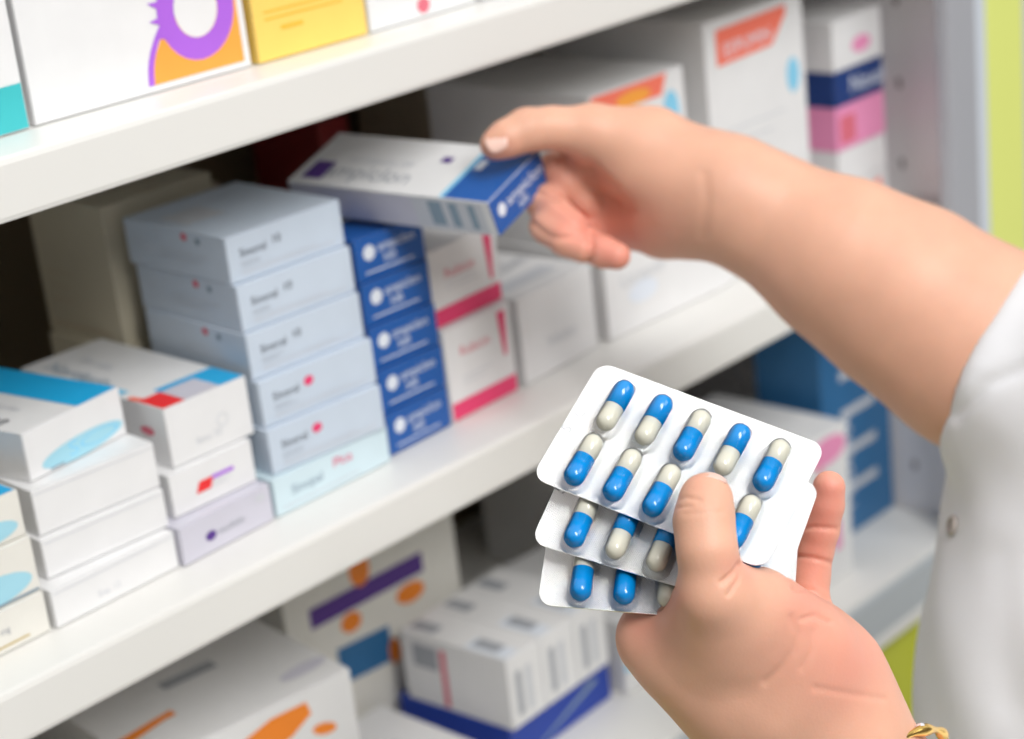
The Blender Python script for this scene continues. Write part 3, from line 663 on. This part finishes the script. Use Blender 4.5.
# one body mesh
Vb = np.concatenate([V1, V2]); Fb = np.concatenate([F1, F2+len(V1)])
me = bpy.data.meshes.new('body'); me.from_pydata(Vb.tolist(), [], Fb.tolist()); me.update(); me.materials.append(MT['skin'])
me.polygons.foreach_set('use_smooth', [True]*len(me.polygons))
a_ = me.attributes.new('flush', 'FLOAT', 'POINT'); a_.data.foreach_set('value', np.concatenate([fl1, fl2]).astype(np.float32))
person = empty('person', (0.95, -.35, .0))
tag(person, 'person in a white coat reaching to the shelf and holding blister packs', 'person')
def under(o, par): o.parent = par; o.matrix_parent_inverse = Matrix.Translation(-par.location); return o
body = bpy.data.objects.new('body', me); COL.objects.link(body); under(body, person)

def nail(name, base_pt, tip_dir, normal, w, L, curve=.35):
    n = np.array(normal)/np.linalg.norm(normal); t = np.array(tip_dir, float); t -= t.dot(n)*n; t /= np.linalg.norm(t); s_ = np.cross(t, n)
    mb = MB(); vs = []; fs = []; A = 9; Bn = 9
    for i in range(A):
        for j in range(Bn):
            a = -1+2*i/(A-1); b = j/(Bn-1); ww = w*.5*math.sqrt(max(0.02, 1-abs(2*b-1)**4*.6)); x = a*ww; y = (b-.5)*L+.06*L*(1-a*a)*(1 if b > .5 else -1)
            z_ = -curve*x*x/(w*.5)-.06*(y/L)**2*L
            vs.append(tuple(base_pt+s_*x+t*y+n*z_))
    for i in range(A-1):
        for j in range(Bn-1): fs.append([i*Bn+j, i*Bn+j+1, (i+1)*Bn+j+1, (i+1)*Bn+j])
    mb.add(vs, fs, 'nail', True); o = mb.build(name); sm = o.modifiers.new('s', 'SOLIDIFY'); sm.thickness = .0005; sm.offset = 0; return o
def surf(V, Fc, u, v):
    """nearest camera-side surface point and normal at a pixel"""
    N = vnormals(V, Fc); pu, pv, d = proj(V); m_ = (np.hypot(pu-u, pv-v) < 4); i = np.argmin(np.where(m_, d, 9)); return V[i], N[i]
p_, n_ = surf(V2, F2, 493, 141); tdir = at(480, 147, .875)-at(500, 137, .875)
under(nail('thumbnail', p_+n_*.0002, tdir, n_*.8+np.array([0, 0, .35]), .0095, .0085), person)
p_, n_ = surf(V1, F1, 712, 471); tdir = at(706, 465, .636)-at(705, 485, .640)
under(nail('thumbnail', p_-n_*.0002, tdir, n_+np.array([0, 0, .6]), .0110, .0040), person)

# ---- white coat
hemc = at(986, 347, .855); arm_ax = (at(1060, 400, .845)-at(905, 298, .867)); arm_ax /= np.linalg.norm(arm_ax)
cb = [P(1178, 540, .86, 236), P(1152, 720, .85, 226), P(1140, 980, .84, 222)]
sl_ = [P(960, 336, .862, 108), P(1060, 400, .845, 118), P(1220, 330, .80, 150), P(1400, 260, .78, 190)]
sl2 = [P(985, 915, .690, 98), P(1080, 1010, .692, 118), P(1240, 905, .790, 190)]
lo, hi = bounds([cb, sl_, sl2], .01); FC = Field(lo, hi, .0028)
FC.chain(sl_, .012)
sl, (X, Y, Z) = FC.sub(lo, hi)
e1 = arm_ax-RW[:, 1]*.18; e1 = e1/np.linalg.norm(e1)
dist = (X-hemc[0])*e1[0]+(Y-hemc[1])*e1[1]+(Z-hemc[2])*e1[2]
FC.D = -smin(-FC.D, dist.astype(np.float32), .005)
T = np.full(tuple(FC.n), .05, np.float32); FC.chain([P(905, 298, .867, 78), P(1000, 360, .853, 82), P(1050, 394, .848, 84)], .004, T)
FC.D = -smin(-FC.D, T, .003)
T = np.full(tuple(FC.n), .05, np.float32); FC.chain(cb, .02, T); FC.chain(sl2, .008, T); FC.D = smin(FC.D, T, .012)
V3, F3 = FC.mesh(); V3 = smooth(V3, F3, 10)
N3 = vnormals(V3, F3); u3, v3, d3 = proj(V3)
wv = .0010*np.sin(V3[:, 2]*55+V3[:, 0]*40)+.0005*np.sin(V3[:, 2]*120-V3[:, 1]*90+1)
V3 = V3+N3*wv[:, None]
V3 = creases(V3, F3, [([(955, 415), (985, 385), (1030, 366)], 7, .0025), ([(1000, 560), (1010, 700)], 22, .0015)])
me = bpy.data.meshes.new('lab_coat'); me.from_pydata(V3.tolist(), [], F3.tolist()); me.update(); me.materials.append(MT['coat']); me.polygons.foreach_set('use_smooth', [True]*len(me.polygons))
coat = bpy.data.objects.new('lab_coat', me); COL.objects.link(coat); under(coat, person)
# button on the coat edge
def torus(mb, c, ax, R, r, mn, n=40, k=10, wob=0):
    ax = np.array(ax)/np.linalg.norm(ax); a = np.cross(ax, [0, 0, 1.0]); a /= np.linalg.norm(a); b = np.cross(ax, a); vs = []; fs = []
    for i in range(n):
        t = 2*math.pi*i/n; rad = a*math.cos(t)+b*math.sin(t); rr = r*(1+wob*math.sin(t*12))
        for j in range(k): s_ = 2*math.pi*j/k; vs.append(tuple(np.array(c)+rad*(R+rr*math.cos(s_))+ax*rr*math.sin(s_)))
    for i in range(n):
        for j in range(k): fs.append([i*k+j, ((i+1) % n)*k+j, ((i+1) % n)*k+(j+1) % k, i*k+(j+1) % k])
    mb.add(vs, fs, mn, True)
p_, n_ = surf(V3, F3, 951, 524)
mb = MB(); torus(mb, p_+n_*.001, n_, .0035, .0012, 'button', 24, 8)
vs = []; n = 24; ax = n_; a = np.cross(ax, [0, 0, 1.]); a /= np.linalg.norm(a); b = np.cross(ax, a)
mb.add([tuple(p_+n_*.001+(a*math.cos(2*math.pi*i/n)+b*math.sin(2*math.pi*i/n))*.0035) for i in range(n)], [list(range(n))], 'button'); bt = mb.build('coat_button'); under(bt, person)

# ---- bracelet on the lower wrist
wc = at(878, 793, .688); wax = at(896, 822, .690)-at(831, 752, .684)
br = empty('bracelet', tuple(wc)); mb = MB(); torus(mb, wc, wax-RW[:, 2]*.03, 87*.69/F_PX, .0017, 'goldm', 72, 10, .35); o = mb.build('gold_chain'); under(o, br)
bm = bmesh.new(); bmesh.ops.create_icosphere(bm, subdivisions=1, radius=.0021)
mb = MB(); ps = at(921, 728, .675); mb.add([tuple(v.co) for v in bm.verts], [[v.index for v in f.verts] for f in bm.faces], 'gem'); o = mb.build('clear_stone'); o.location = Vector(ps)-Vector(wc)*0; bm.free()
under(o, br); o['label'] = 'sparkling clear stone'
tag(br, 'gold bracelet with a clear stone round the lower wrist', 'bracelet')
bpy.context.view_layer.update()
